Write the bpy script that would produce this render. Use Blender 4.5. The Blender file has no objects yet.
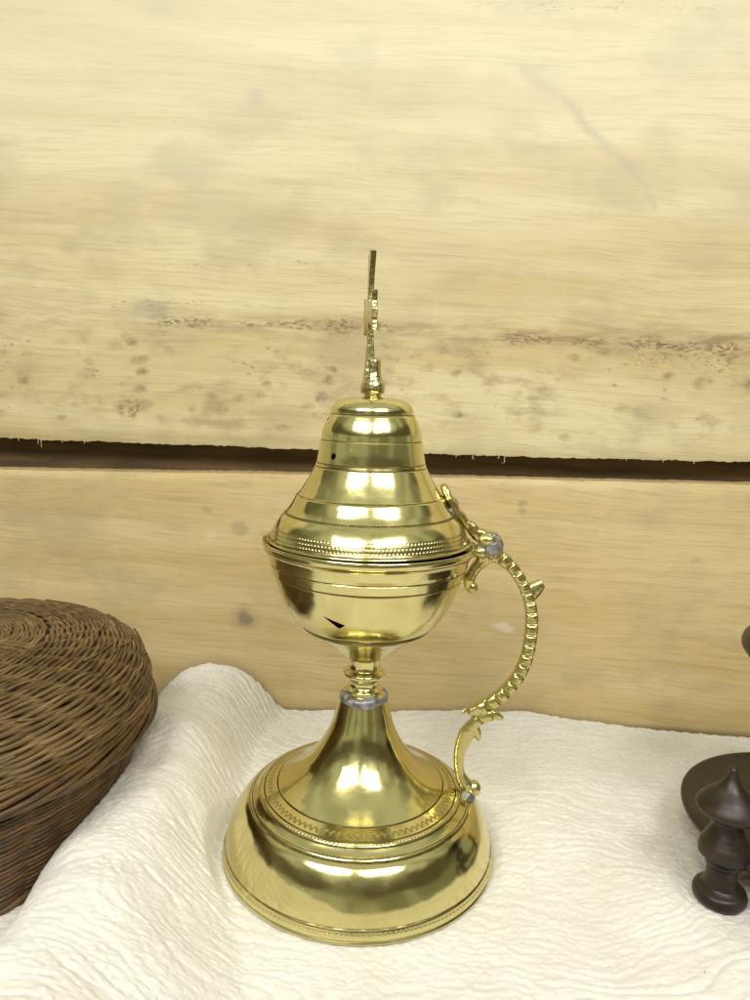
import bpy, math, random
import numpy as np
from mathutils import Vector, Matrix
random.seed(7); rng = np.random.default_rng(11)
U = 0.065                      # radius of the burner's foot in metres; lengths below are multiples of it
PI = math.pi
S = bpy.context.scene
COL = S.collection

# ------------------------------------------------------------------ node helper
class NT:
    def __init__(s, mat):
        mat.use_nodes = True; s.t = mat.node_tree; s.t.nodes.clear(); s.L = s.t.links
    def node(s, typ, **kw):
        n = s.t.nodes.new(typ)
        for k, v in kw.items(): setattr(n, k, v)
        return n
    def put(s, sock, v):
        if isinstance(v, bpy.types.NodeSocket): s.L.new(v, sock)
        elif v is not None:
            if hasattr(sock.default_value, '__len__') and not hasattr(v, '__len__'): v = [v]*len(sock.default_value)
            if hasattr(v, '__len__') and len(sock.default_value) == 4 and len(v) == 3: v = tuple(v)+(1,)
            sock.default_value = v
    def m(s, op, a, b=None, c=None, clamp=False):
        n = s.node('ShaderNodeMath', operation=op, use_clamp=clamp)
        s.put(n.inputs[0], a)
        if b is not None: s.put(n.inputs[1], b)
        if c is not None: s.put(n.inputs[2], c)
        return n.outputs[0]
    def add(s, a, b): return s.m('ADD', a, b)
    def sub(s, a, b): return s.m('SUBTRACT', a, b)
    def mul(s, a, b): return s.m('MULTIPLY', a, b)
    def coords(s, scale=1/U, which='Object'):
        tc = s.node('ShaderNodeTexCoord'); v = s.node('ShaderNodeVectorMath', operation='SCALE')
        s.L.new(tc.outputs[which], v.inputs[0]); v.inputs['Scale'].default_value = scale
        return v.outputs[0]
    def sep(s, v):
        n = s.node('ShaderNodeSeparateXYZ'); s.L.new(v, n.inputs[0]); return n.outputs[0], n.outputs[1], n.outputs[2]
    def comb(s, x, y, z):
        n = s.node('ShaderNodeCombineXYZ'); s.put(n.inputs[0], x); s.put(n.inputs[1], y); s.put(n.inputs[2], z); return n.outputs[0]
    def vscale(s, v, sc):
        n = s.node('ShaderNodeVectorMath', operation='MULTIPLY'); s.L.new(v, n.inputs[0]); n.inputs[1].default_value = sc; return n.outputs[0]
    def noise(s, v, scale=1, detail=3, rough=.5, dist=0, color=False):
        n = s.node('ShaderNodeTexNoise'); s.L.new(v, n.inputs['Vector'])
        n.inputs['Scale'].default_value = scale; n.inputs['Detail'].default_value = detail
        n.inputs['Roughness'].default_value = rough; n.inputs['Distortion'].default_value = dist
        return n.outputs['Color' if color else 'Fac']
    def vor(s, v, scale=1, rand=1):
        n = s.node('ShaderNodeTexVoronoi'); s.L.new(v, n.inputs['Vector']); n.inputs['Scale'].default_value = scale
        n.inputs['Randomness'].default_value = rand; return n.outputs['Distance']
    def mapr(s, x, a, b, c=0, d=1, smooth=True):
        n = s.node('ShaderNodeMapRange', interpolation_type='SMOOTHSTEP' if smooth else 'LINEAR')
        s.put(n.inputs[0], x); s.put(n.inputs[1], a); s.put(n.inputs[2], b); s.put(n.inputs[3], c); s.put(n.inputs[4], d)
        return n.outputs[0]
    def mix(s, f, a, b, blend='MIX'):
        n = s.node('ShaderNodeMix', data_type='RGBA', blend_type=blend)
        s.put(n.inputs[0], f); s.put(n.inputs[6], a); s.put(n.inputs[7], b); return n.outputs[2]
    def bump(s, h, strength=.3, dist=.001, normal=None):
        n = s.node('ShaderNodeBump'); s.put(n.inputs['Height'], h); n.inputs['Strength'].default_value = strength
        n.inputs['Distance'].default_value = dist
        if normal is not None: s.L.new(normal, n.inputs['Normal'])
        return n.outputs[0]
    def out(s, base, rough=.5, metal=0., normal=None, spec=.5, sheen=0., coat=0.):
        p = s.node('ShaderNodeBsdfPrincipled'); s.put(p.inputs['Base Color'], base); s.put(p.inputs['Roughness'], rough)
        s.put(p.inputs['Metallic'], metal); s.put(p.inputs['Specular IOR Level'], spec)
        p.inputs['Sheen Weight'].default_value = sheen; p.inputs['Coat Weight'].default_value = coat
        if normal is not None: s.L.new(normal, p.inputs['Normal'])
        o = s.node('ShaderNodeOutputMaterial'); s.L.new(p.outputs[0], o.inputs[0]); return p

def newmat(name):
    m = bpy.data.materials.new(name); return m, NT(m)

# ------------------------------------------------------------------ materials
BRASS = (0.70, 0.64, 0.31); TARN = (0.16, 0.105, 0.035)
def brass(name, dots=(), grooves=(), rdots=(), rgrooves=(), zig=None, rough=.14, wob=.24, cast=0., base=None):
    """dots: (z0,z1,rows,count)  grooves: (z, halfwidth)  same in r.  cast>0: rough casting marks"""
    m, t = newmat(name); v = t.coords(); x, y, z = t.sep(v); base = base or BRASS
    r = t.m('SQRT', t.add(t.mul(x, x), t.mul(y, y))); ang = t.m('ARCTAN2', y, x)
    H = 0.; D = 0.
    def band(f, a, b, rows, n):
        tt = t.mul(t.sub(f, a), rows/(b-a)); row = t.m('FLOOR', tt); ft = t.sub(t.m('FRACT', tt), .5)
        uu = t.add(t.mul(ang, n/(2*PI)), t.mul(row, .5)); fu = t.sub(t.m('FRACT', t.add(uu, 500)), .5)
        d = t.m('SQRT', t.add(t.mul(ft, ft), t.mul(fu, fu)))
        return t.mul(t.mapr(d, .2, .42, 1, 0), t.mul(t.m('GREATER_THAN', f, a), t.m('LESS_THAN', f, b)))
    for a in dots: H = t.add(H, band(z, *a))
    for a in rdots: H = t.add(H, band(r, *a))
    if zig:
        a, b, n = zig
        fu = t.m('ABSOLUTE', t.sub(t.m('FRACT', t.add(t.mul(ang, n/(2*PI)), 500)), .5))    # 0..0.5
        tt = t.mul(t.sub(r, a), 1/(b-a)); d = t.m('ABSOLUTE', t.sub(tt, t.mul(fu, 2)))
        zz = t.mul(t.mapr(d, .08, .3, 1, 0), t.mul(t.m('GREATER_THAN', r, a), t.m('LESS_THAN', r, b)))
        d2 = t.m('ABSOLUTE', t.sub(tt, t.mul(fu, 1.1)))
        zz = t.m('MAXIMUM', zz, t.mul(.7, t.mul(t.mapr(d2, .05, .16, 1, 0), t.mul(t.m('GREATER_THAN', r, a), t.m('LESS_THAN', r, b)))))
        H = t.add(H, zz)
        D = t.add(D, t.mul(zz, .5)); H = t.sub(H, t.mul(zz, .55))
    dirtn = t.noise(v, 14, 4, .6)
    for g, w in grooves: D = t.add(D, t.mapr(t.m('ABSOLUTE', t.sub(z, g)), w*.3, w, 1, 0))
    for g, w in rgrooves: D = t.add(D, t.mapr(t.m('ABSOLUTE', t.sub(r, g)), w*.3, w, 1, 0))
    D = t.mul(D, t.mapr(dirtn, .3, .6, .45, .95))
    if not isinstance(H, float): D = t.add(D, t.mul(H, .22))
    # patchy tarnish, polish scratches, tiny pits
    pat = t.mapr(t.noise(v, 3.2, 5, .62, .3), .5, .75, 0, 1)
    pits = t.mul(t.mapr(t.vor(v, 26), .03, .075, 1, 0), t.mapr(t.noise(v, 7, 2), .56, .62, 0, 1))
    D = t.m('MAXIMUM', t.m('MINIMUM', D, .92), t.mul(pits, .75))
    col = t.mix(t.mul(pat, .42), base, (.64, .49, .18))
    col = t.mix(D, col, TARN)
    scr = t.noise(t.comb(t.mul(ang, 1.2), t.mul(r, 60), t.mul(z, 70)), 1, 3, .6)
    ro = t.add(t.add(rough, t.mul(pat, .09)), t.add(t.mul(D, .3), t.mul(t.sub(scr, .5), .05)))
    lowf = t.noise(v, 2.6, 2, .4); midf = t.noise(v, 9, 2, .5)
    b1 = t.bump(t.add(lowf, t.mul(midf, .09)), wob, .004)
    b2 = t.bump(t.add(t.mul(scr, .02), t.mul(pits, -.5)), .35, .0006, b1)
    nn = b2
    if not isinstance(H, float): nn = t.bump(t.mul(H, -1), .34, .0008, b2)
    if cast:
        c = t.add(t.vor(v, 34), t.mul(t.noise(v, 60, 2), .5)); nn = t.bump(c, cast, .0012, nn)
    t.out(col, ro, 1., nn)
    return m

M = {}
M['lid'] = brass('brass_lid', dots=[(2.388, 2.462, 3, 170), (2.540, 2.558, 1, 150), (3.045, 3.06, 1, 90)],
                 grooves=[(2.549, .008), (2.673, .006), (2.872, .006), (2.897, .006), (3.052, .006), (3.228, .006), (2.377, .008)])
M['bowl'] = brass('brass_bowl', dots=[(2.118, 2.134, 1, 130)], grooves=[(2.195, .007), (2.126, .008), (1.737, .012), (2.30, .005)])
M['foot'] = brass('brass_foot', dots=[(.064, .084, 1, 190)], grooves=[(.098, .009), (.028, .006)],
                  rdots=[(.788, .801, 1, 190), (.724, .734, 1, 170)], rgrooves=[(.612, .006), (.708, .006), (.742, .005), (.812, .007), (.794, .006)], zig=(.648, .688, 92))
M['stem'] = brass('brass_stem', wob=.4)
M['cast'] = brass('brass_casting', rough=.28, wob=.5, cast=.14, base=(.60, .545, .245))
M['crossb'] = brass('brass_cross', rough=.26, wob=.4, cast=.2, base=(.58, .52, .27))

m, t = newmat('grey_solder'); v = t.coords(); n = t.noise(v, 18, 4)
t.out(t.mix(t.mapr(n, .35, .65), (.17, .165, .19), (.40, .39, .41)), t.mapr(n, .3, .7, .35, .6), .7, t.bump(n, .3, .0015)); M['solder'] = m
m, t = newmat('bright_steel'); v = t.coords(); n = t.noise(v, 26, 3)
t.out((.62, .61, .58), t.mapr(n, .3, .7, .22, .4), 1., t.bump(n, .25, .001)); M['steel'] = m
m, t = newmat('dark_interior'); t.out((.03, .022, .012), .7, 0.); M['inner_dark'] = m  # near-black inner surface behind the gap and holes

def wood_plank(name, light, mid, dark, kind):
    m, t = newmat(name); v = t.coords(); x, y, z = t.sep(v)
    warp = t.noise(t.comb(t.mul(x, .22), 0., t.mul(z, .55)), 1, 3, .5)
    zz = t.add(t.add(z, t.mul(x, .035)), t.mul(warp, .45))                     # grain follows this
    g1 = t.noise(t.comb(t.mul(x, .16), t.mul(y, .5), t.mul(zz, 2.1)), 1, 4, .55)
    g2 = t.noise(t.comb(t.mul(x, .42), t.mul(y, 2), t.mul(zz, 12)), 1, 5, .68)
    g3 = t.noise(t.comb(t.mul(x, 1.7), t.mul(y, 8), t.mul(zz, 52)), 1, 3, .7); g5 = t.noise(t.comb(t.mul(x, 1.5), t.mul(y, 8), t.mul(zz, 34)), 1, 3, .7)
    g4 = t.noise(t.comb(t.mul(x, 1.6), t.mul(y, 2), t.mul(z, 2.0)), 1, 4, .6)
    c = t.mix(t.mapr(g1, .34, .66), light, mid)
    c = t.mix(t.mul(t.mapr(g2, .52, .72), .38), c, dark)
    c = t.mix(t.mul(t.mapr(g3, .46, .70), .42), c, dark); c = t.mix(t.mul(t.mapr(g5, .6, .76), .45), c, dark)
    c = t.mix(t.mul(t.mapr(g4, .5, .75), .30), c, light)
    ps = t.noise(t.comb(t.mul(x, 5.5), 2., t.mul(zz, 62)), 1, 2, .6); c = t.mix(t.mul(t.mapr(ps, .66, .74), .42), c, dark)
    cl = t.noise(t.comb(t.mul(x, 1.1), 3.3, t.mul(z, 1.7)), 1, 3, .6)
    c = t.mix(t.mul(t.mapr(cl, .48, .7), .42), c, (.42, .35, .21))            # greyish clouds
    wv = t.noise(v, 3.5, 4, .65, color=True)
    wvx, wvy, wvz = t.sep(wv)
    wx = t.add(x, t.mul(t.sub(wvx, .5), .16)); wz = t.add(z, t.mul(t.sub(wvz, .5), .16))
    def blob(cx, cz, ax, az, soft=.5):
        dx = t.mul(t.sub(wx, cx), 1/ax); dz = t.mul(t.sub(wz, cz), 1/az)
        return t.mapr(t.m('SQRT', t.add(t.mul(dx, dx), t.mul(dz, dz))), 1-soft, 1+soft*.4, 1, 0)
    grey = (.36, .33, .26); brown = (.20, .135, .07)
    sp = t.noise(v, 15, 3, .7)
    def streak_spots(zc, slope, w, x0, x1, thr, k):
        zl = t.add(zc, t.mul(x, slope)); ww = t.mapr(t.noise(t.comb(t.mul(x, 1.3), 1., 2.), 1, 2), .3, .7, .4, 1.4)
        band = t.mapr(t.m('ABSOLUTE', t.sub(wz, zl)), 0., t.mul(ww, w), 1, 0)
        sn = t.noise(t.comb(t.mul(x, 15), 0., t.mul(z, 38)), 1, 3, .65); sb = t.noise(t.comb(t.mul(x, 2.3), 5., 7.), 1, 2, .5)
        return t.mul(t.mul(t.mul(t.mapr(t.add(sn, t.mul(band, .10)), thr+.01, thr+.11), t.m('POWER', band, .6)), t.mapr(sb, .36, .56, .12, 1)), t.mul(t.mapr(x, x0, x0+.3), t.mul(t.mapr(x, x1-.3, x1, 1, 0), k)))
    if kind == 'upper':
        for b in [(-1.19, 6.12, .115, .085, .42), (-2.47, 5.2, .26, .17, .22), (-1.6, 5.06, .62, .22, .22), (-2.25, 4.13, .22, .10, .42), (-2.0, 3.95, .3, .3, .16),
                  (-1.9, 5.45, .9, .10, .10), (1.9, 4.6, .8, .09, .10), (2.9, 3.95, .45, .09, .30), (-.3, 3.8, .35, .2, .15), (.6, 4.6, .5, .5, .08)]:
            c = t.mix(t.mul(blob(*b[:4]), b[4]), c, grey)
        # faint curved smear
        def seg(ax, az, bx, bz, w, k):
            dx, dz = bx-ax, bz-az; L2 = dx*dx+dz*dz
            tt = t.m('ADD', t.mul(t.sub(wx, ax), dx/L2), t.mul(t.sub(wz, az), dz/L2), clamp=True)
            ex = t.sub(wx, t.add(ax, t.mul(tt, dx))); ez = t.sub(wz, t.add(az, t.mul(tt, dz)))
            return t.mul(t.mapr(t.m('SQRT', t.add(t.mul(ex, ex), t.mul(ez, ez))), 0., w, 1, 0), k)
        sm = t.m('MAXIMUM', seg(1.3, 6.36, 1.68, 6.14, .10, .35), seg(1.68, 6.14, 2.02, 5.8, .085, .55))
        sm = t.m('MAXIMUM', sm, seg(2.02, 5.8, 2.4, 5.52, .08, .42)); sm = t.m('MAXIMUM', sm, seg(2.4, 5.52, 2.62, 5.2, .06, .3))
        c = t.mix(sm, c, (.38, .34, .24))
        # dotted mildew lines
        st = t.m('MAXIMUM', streak_spots(4.02, 0.0, .10, -2.3, .3, .55, .95), streak_spots(3.97, -.015, .10, 1.1, 4.6, .54, .95))
        st = t.m('MAXIMUM', st, streak_spots(4.20, 0., .07, -2.9, -1.0, .60, .45))
        st = t.m('MAXIMUM', st, streak_spots(4.62, .03, .05, -2.2, -.4, .60, .4))
        st = t.m('MAXIMUM', st, streak_spots(6.92, .0, .10, .5, 3.2, .60, .5))
        st = t.m('MAXIMUM', st, streak_spots(3.86, -.01, .22, 2.4, 4.8, .60, .85))
        st = t.m('MAXIMUM', st, streak_spots(5.95, .02, .12, -3.2, -.4, .66, .35))
        c = t.mix(st, c, brown)
        # scattered mould spots over the low part
        hz = t.mul(t.mapr(t.m('ABSOLUTE', t.sub(wz, t.add(4.0, t.mul(x, -.01)))), 0., .22, 1, 0), t.mapr(t.noise(t.comb(t.mul(x, 1.6), 0., t.mul(z, 9)), 1, 4, .65), .38, .66))
        c = t.mix(t.mul(hz, t.mapr(x, -3., 3.5, .45, .9, False)), c, (.32, .22, .11))
        low = t.mul(t.mapr(z, 2.85, 3.1), t.mapr(z, 3.75, 4.05, 1, 0))
        vd = t.vor(t.comb(t.mul(wx, 1.), 0., t.mul(wz, 1.7)), 3.3)
        pk = t.noise(v, 1.4, 2); spots = t.mul(t.mul(t.mapr(vd, .10, .34, 1, 0), t.mapr(pk, .40, .56)), low)
        vd3 = t.vor(t.comb(t.mul(wx, 1.), 4., t.mul(wz, 1.6)), 7.5); spots = t.m('MAXIMUM', spots, t.mul(t.mul(t.mapr(vd3, .08, .26, 1, 0), t.mapr(t.noise(v, 2.3, 2), .50, .62)), t.mul(low, .8)))
        c = t.mix(t.mul(spots, t.mapr(sp, .35, .6, .3, .8)), c, (.25, .19, .11))
        c = t.mix(t.mul(blob(-2.46, 3.14, .17, .11), t.mapr(sp, .4, .6, .1, .75)), c, (.25, .15, .07))
        cloud = t.mul(t.mapr(t.noise(t.comb(x, 0., t.mul(z, 2.)), 1.6, 4, .6), .5, .7), low)
        c = t.mix(t.mul(cloud, .78), c, (.38, .29, .165))
        c = t.mix(t.mapr(z, 4.2, 6.6, 0, .42), c, (.84, .79, .63))  # paler up the board: bleaching, plus lamp brightness from above painted into the colour
    else:
        for b in [(-1.27, .99, .10, .10, .75), (-1.27, .99, .19, .17, .3), (-1.33, 1.95, .10, .09, .35), (1.66, 1.13, .13, .04, -.0)]:
            c = t.mix(t.mul(blob(*b[:4]), b[4]), c, (.24, .19, .14))
        c = t.mix(t.mul(blob(1.45, 1.03, .13, .05), .55), c, (.75, .72, .62))
        c = t.mix(t.mul(blob(-1.65, 1.86, .07, .07), .35), c, (.75, .68, .5))
        sn = t.noise(t.comb(t.mul(x, 7), 0., t.mul(z, 17)), 1, 3, .7)
        up = t.mapr(z, 1.2, 2.5, .1, 1)
        c = t.mix(t.mul(t.mul(t.mapr(sn, .66, .76), up), .5), c, brown)
        cloud = t.mul(t.mapr(t.noise(t.comb(x, 0., t.mul(z, 2.5)), 1.3, 4, .6), .5, .7), up)
        c = t.mix(t.mul(cloud, .22), c, (.34, .28, .19))
        zl = t.m('ABSOLUTE', t.sub(wz, t.add(1.62, t.mul(x, .02))))
        c = t.mix(t.mul(t.mapr(zl, 0., .05, 1, 0), .18), c, (.42, .26, .09))
        vd = t.vor(t.comb(t.mul(wx, 1.), 0., t.mul(wz, 1.7)), 2.1)
        c = t.mix(t.mul(t.mul(t.mapr(vd, .05, .16, 1, 0), up), .45), c, (.26, .2, .14))
    h = t.add(t.mul(g3, .5), t.mul(g2, .6))
    t.out(c, t.mapr(g2, .3, .7, .5, .68), 0., t.bump(h, .22, .0009), spec=.3)
    return m
M['wood_up'] = wood_plank('pale_spruce', (.75, .665, .405), (.62, .51, .265), (.42, .31, .16), 'upper')
M['wood_low'] = wood_plank('tan_spruce', (.71, .575, .315), (.61, .465, .22), (.38, .265, .115), 'lower')
m, t = newmat('dark_backing_wood'); v = t.coords(); x, y, z = t.sep(v)
g = t.noise(t.comb(t.mul(x, 1.2), y, t.mul(z, 14)), 1, 4)
t.out(t.mix(t.mapr(g, .3, .7), (.065, .040, .017), (.13, .080, .035)), .8, 0., t.bump(g, .3, .001)); M['back'] = m
m, t = newmat('table_wood'); v = t.coords(); x, y, z = t.sep(v)
g = t.noise(t.comb(t.mul(x, .5), t.mul(y, 9), z), 1, 4, .6)
t.out(t.mix(t.mapr(g, .3, .7), (.50, .37, .18), (.36, .25, .11)), .55, 0., t.bump(g, .2, .001)); M['table'] = m

m, t = newmat('cream_gauze'); v = t.coords(); x, y, z = t.sep(v)
big = t.noise(v, 1.6, 3); fuzz = t.noise(v, 42, 3, .7); slub = t.noise(t.comb(t.mul(x, 5), t.mul(y, 40), t.mul(z, 20)), 1, 3, .6)
wt = t.mul(t.m('SINE', t.mul(x, 2*PI/.0125)), t.m('SINE', t.mul(y, 2*PI/.0125)))
c = t.mix(t.mapr(big, .35, .7), (.88, .855, .80), (.82, .785, .715))
c = t.mix(t.mul(t.mapr(slub, .55, .75), .22), c, (.62, .55, .43))
seeds = t.mul(t.mapr(t.vor(v, 5.5), .02, .055, 1, 0), t.mapr(t.noise(v, 3.1, 1), .52, .56))
c = t.mix(t.mul(seeds, .55), c, (.30, .22, .13))
fl = t.mul(t.mapr(t.vor(v, 15), .02, .09, 1, 0), t.mapr(t.noise(v, 5.3, 1), .5, .6)); c = t.mix(t.mul(fl, .25), c, (.45, .36, .24))
hh = t.add(t.add(t.add(t.mul(fuzz, .9), t.mul(t.noise(v, 19, 2), 1.1)), t.mul(wt, .22)), t.mul(slub, .8))
t.out(c, .95, 0., t.bump(hh, .5, .0011), spec=.15, sheen=.25); M['cloth'] = m

def wicker(name, a, b, c3):
    m, t = newmat(name); v = t.coords()
    n1 = t.noise(v, 1.7, 3); n2 = t.noise(v, 11, 4, .65); n3 = t.noise(v, 45, 2)
    x, y, z = t.sep(v); an = t.m('ARCTAN2', y, x); rr = t.m('SQRT', t.add(t.mul(x, x), t.mul(y, y)))
    n4 = t.noise(t.comb(t.mul(an, 1.6), 0., t.add(t.mul(z, 27), t.mul(rr, -24))), 1, 2, .5)
    c = t.mix(t.mapr(n2, .33, .68), a, b); c = t.mix(t.mul(t.mapr(n1, .4, .66), .5), c, c3); c = t.mix(t.mul(t.mapr(n4, .5, .72), .7), c, tuple(q*1.5 for q in c3)); c = t.mix(t.mul(t.mapr(n4, .5, .3), .7), c, a)
    t.out(c, t.mapr(n2, .3, .7, .32, .55), 0., t.bump(t.add(n3, n2), .35, .0007), spec=.45); return m
M['wick'] = wicker('brown_wicker', (.046, .023, .0075), (.12, .064, .018), (.165, .093, .030))
M['wicklid'] = wicker('greyed_wicker', (.060, .034, .012), (.145, .085, .031), (.205, .135, .058))
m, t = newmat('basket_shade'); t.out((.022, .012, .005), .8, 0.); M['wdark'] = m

m, t = newmat('dark_turned_wood'); v = t.coords(); x, y, z = t.sep(v)
n1 = t.noise(v, 5, 4, .6); n2 = t.noise(t.comb(t.mul(x, 4), t.mul(y, 4), t.mul(z, 22)), 1, 3)
c = t.mix(t.mapr(n1, .35, .7), (.015, .0095, .006), (.036, .022, .012)); c = t.mix(t.mul(t.mapr(n2, .55, .75), .4), c, (.07, .045, .024))
t.out(c, t.mapr(n1, .3, .7, .33, .52), 0., t.bump(t.add(n1, t.mul(n2, .5)), .25, .0012), spec=.5); M['dwood'] = m

# ------------------------------------------------------------------ mesh helpers
def link(name, me, mats, parent=None):
    o = bpy.data.objects.new(name, me); COL.objects.link(o)
    for k in (mats if isinstance(mats, (list, tuple)) else [mats]): me.materials.append(M[k])
    if parent is not None: o.parent = parent
    return o
def mesh(name, V, F, smooth=True, sharp=None, mi=None):
    me = bpy.data.meshes.new(name); me.from_pydata([tuple(p) for p in V], [], [tuple(f) for f in F]); me.validate()
    if smooth: me.polygons.foreach_set('use_smooth', [True]*len(me.polygons))
    if mi is not None: me.polygons.foreach_set('material_index', mi)
    me.update()
    if sharp: me.set_sharp_from_angle(angle=math.radians(sharp))
    return me
def catmull(P, n):
    P = np.array(P, float); A = np.vstack([2*P[0]-P[1], P, 2*P[-1]-P[-2]]); out = []
    for i in range(1, len(A)-2):
        p0, p1, p2, p3 = A[i-1], A[i], A[i+1], A[i+2]
        for k in range(n):
            s = k/n; out.append(.5*((2*p1)+(-p0+p2)*s+(2*p0-5*p1+4*p2-p3)*s*s+(-p0+3*p1-3*p2+p3)*s**3))
    out.append(A[-2]); return np.array(out)
def profile(sections, n=6):
    """list of point runs; each run smooth, joints between runs keep a crease"""
    out = []
    for s in sections:
        q = catmull(s, n) if len(s) > 2 else np.array(s, float)
        if out and np.allclose(out[-1], q[0]): q = q[1:]
        out += [tuple(p) for p in q]
    return out
def lathe(prof, seg=224, wob=0.):
    V = []; F = []; n = len(prof); idx = []
    for r, z in prof:
        if r < 1e-5: idx.append([len(V)]*seg); V.append((0, 0, z*U)); continue
        row = []
        for k in range(seg):
            a = 2*PI*k/seg; rr = r*(1+wob*math.sin(2*a+z*3)+wob*.6*math.sin(3*a+1+z*5)); row.append(len(V)); V.append((rr*U*math.cos(a), rr*U*math.sin(a), z*U))
        idx.append(row)
    for i in range(n-1):
        A, B = idx[i], idx[i+1]
        for k in range(seg):
            k2 = (k+1) % seg; f = []
            for q in (A[k], A[k2], B[k2], B[k]):
                if q not in f: f.append(q)
            if len(f) > 2: F.append(f)
    return V, F
def sweep(pts, w, d, n=160, sec=20, rib=None, sup=3.0, y0=0., plane='xz'):
    """pts: 2-D path (x,z); w/d: half width in plane / across, as lists over the path; rib(s)->(outer add, face add)"""
    P = catmull(pts, 24); seg = np.r_[0, np.cumsum(np.linalg.norm(np.diff(P, axis=0), axis=1))]
    s = np.linspace(0, seg[-1], n); X = np.interp(s, seg, P[:, 0]); Z = np.interp(s, seg, P[:, 1])
    T = np.gradient(np.c_[X, Z], axis=0); T /= np.linalg.norm(T, axis=1)[:, None]; N = np.c_[-T[:, 1], T[:, 0]]
    W = np.interp(s/seg[-1], np.linspace(0, 1, len(w)), w); D = np.interp(s/seg[-1], np.linspace(0, 1, len(d)), d)
    V = []; F = []
    for i in range(n):
        ro, rf = rib(s[i]) if rib else (0, 0)
        for k in range(sec):
            a = 2*PI*k/sec; ca, sa = math.cos(a), math.sin(a)
            px = math.copysign(abs(ca)**(2/sup), ca); py = math.copysign(abs(sa)**(2/sup), sa)
            ww = W[i]*px + (ro if px > .2 else 0); dd = (D[i]+rf*(1-abs(px)**4))*py
            V.append(((X[i]+N[i, 0]*ww)*U, (y0+dd)*U, (Z[i]+N[i, 1]*ww)*U))
    for i in range(n-1):
        for k in range(sec):
            k2 = (k+1) % sec; F.append((i*sec+k, i*sec+k2, (i+1)*sec+k2, (i+1)*sec+k))
    F.append(list(range(sec))[::-1]); F.append([(n-1)*sec+k for k in range(sec)])
    return V, F
def blob_mesh(c, r, seg=24, ring=14, noise=.0, seed=1):
    V = []; F = []; R = np.random.default_rng(seed); ph = R.random(6)*6
    for i in range(ring+1):
        th = PI*i/ring
        for k in range(seg):
            a = 2*PI*k/seg; dx, dy, dz = math.sin(th)*math.cos(a), math.sin(th)*math.sin(a), math.cos(th)
            q = 1+noise*(math.sin(5*dx+ph[0]+4*dz)+math.sin(7*dy+ph[1]-3*dx)+.6*math.sin(11*dz+ph[2]+5*dy))
            V.append(((c[0]+r[0]*dx*q)*U, (c[1]+r[1]*dy*q)*U, (c[2]+r[2]*dz*q)*U))
    for i in range(ring):
        for k in range(seg):
            k2 = (k+1) % seg; F.append((i*seg+k, (i+1)*seg+k, (i+1)*seg+k2, i*seg+k2))
    return V, F
def join(*VF):
    V = []; F = []
    for v, f in VF:
        o = len(V); V += list(v); F += [[q+o for q in a] for a in f]
    return V, F
def fixn(me):
    import bmesh
    b = bmesh.new(); b.from_mesh(me); bmesh.ops.remove_doubles(b, verts=b.verts, dist=1e-7); bmesh.ops.recalc_face_normals(b, faces=b.faces); b.to_mesh(me); b.free(); return me
def empty(name, loc, label, cat, group=None, rz=0):
    o = bpy.data.objects.new(name, None); COL.objects.link(o); o.location = [c*U for c in loc]; o.rotation_euler[2] = rz
    o['label'] = label; o['category'] = cat; o.empty_display_size = .02
    if group: o['group'] = group
    return o
def cut(o, cutter):
    """boolean difference baked into the mesh"""
    md = o.modifiers.new('c', 'BOOLEAN'); md.object = cutter; md.operation = 'DIFFERENCE'; md.solver = 'EXACT'
    dg = bpy.context.evaluated_depsgraph_get(); me = bpy.data.meshes.new_from_object(o.evaluated_get(dg)); o.modifiers.clear()
    o.data = me; bpy.data.objects.remove(cutter)
    me.polygons.foreach_set('use_smooth', [True]*len(me.polygons)); me.set_sharp_from_angle(angle=math.radians(26))

# ------------------------------------------------------------------ INCENSE BURNER
burner = empty('incense_burner', (0, 0, 0), 'polished brass footed incense burner with domed cross-topped lid and ribbed side handle', 'incense burner')
def groove(r, z, dr, dz, w=.006, depth=.006):
    """tiny notch at (r,z) along direction (dr,dz)"""
    L = math.hypot(dr, dz); dr /= L; dz /= L; nx, nz = -abs(dz), -abs(dr)   # inward / down
    return [[(r-dr*w, z-dz*w), (r+nx*depth, z+nz*depth)], [(r+nx*depth, z+nz*depth), (r+dr*w, z+dz*w)]]
# foot: rim, torus, plateau, concave cone; hollow below
fp = [[(.965, .0), (1.0, .002), (1.008, .014), (1.0, .026)], [(1.0, .026), (1.003, .034)], [(1.003, .034), (1.003, .06), (.992, .09)],
      [(.992, .09), (.984, .098)], [(.984, .098), (.984, .108)], [(.984, .108), (.968, .188), (.930, .280), (.884, .354), (.848, .398), (.82, .420)],
      [(.82, .420), (.812, .420)], [(.812, .420), (.806, .432), (.797, .440), (.786, .444)], [(.786, .444), (.765, .458), (.748, .472)], [(.748, .472), (.742, .470)],
      [(.742, .470), (.735, .483), (.722, .491), (.712, .494)], [(.712, .494), (.707, .489)], [(.707, .489), (.702, .498)], [(.702, .498), (.66, .514), (.618, .531)],
      [(.618, .531), (.612, .526)], [(.612, .526), (.606, .538)], [(.606, .538), (.55, .572), (.48, .620), (.40, .692), (.325, .785), (.270, .875), (.226, .975), (.195, 1.09), (.176, 1.165), (.168, 1.20)],
      [(.168, 1.20), (.155, 1.215), (.13, 1.225)], [(.13, 1.225), (.12, 1.20)], [(.12, 1.2), (.14, 1.09), (.19, .95), (.30, .78), (.44, .61), (.57, .50), (.75, .44), (.9, .33), (.955, .15), (.965, 0)]]
me = fixn(mesh('foot', *lathe(profile(fp), 256), sharp=24)); link('foot', me, 'foot', burner)
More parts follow.
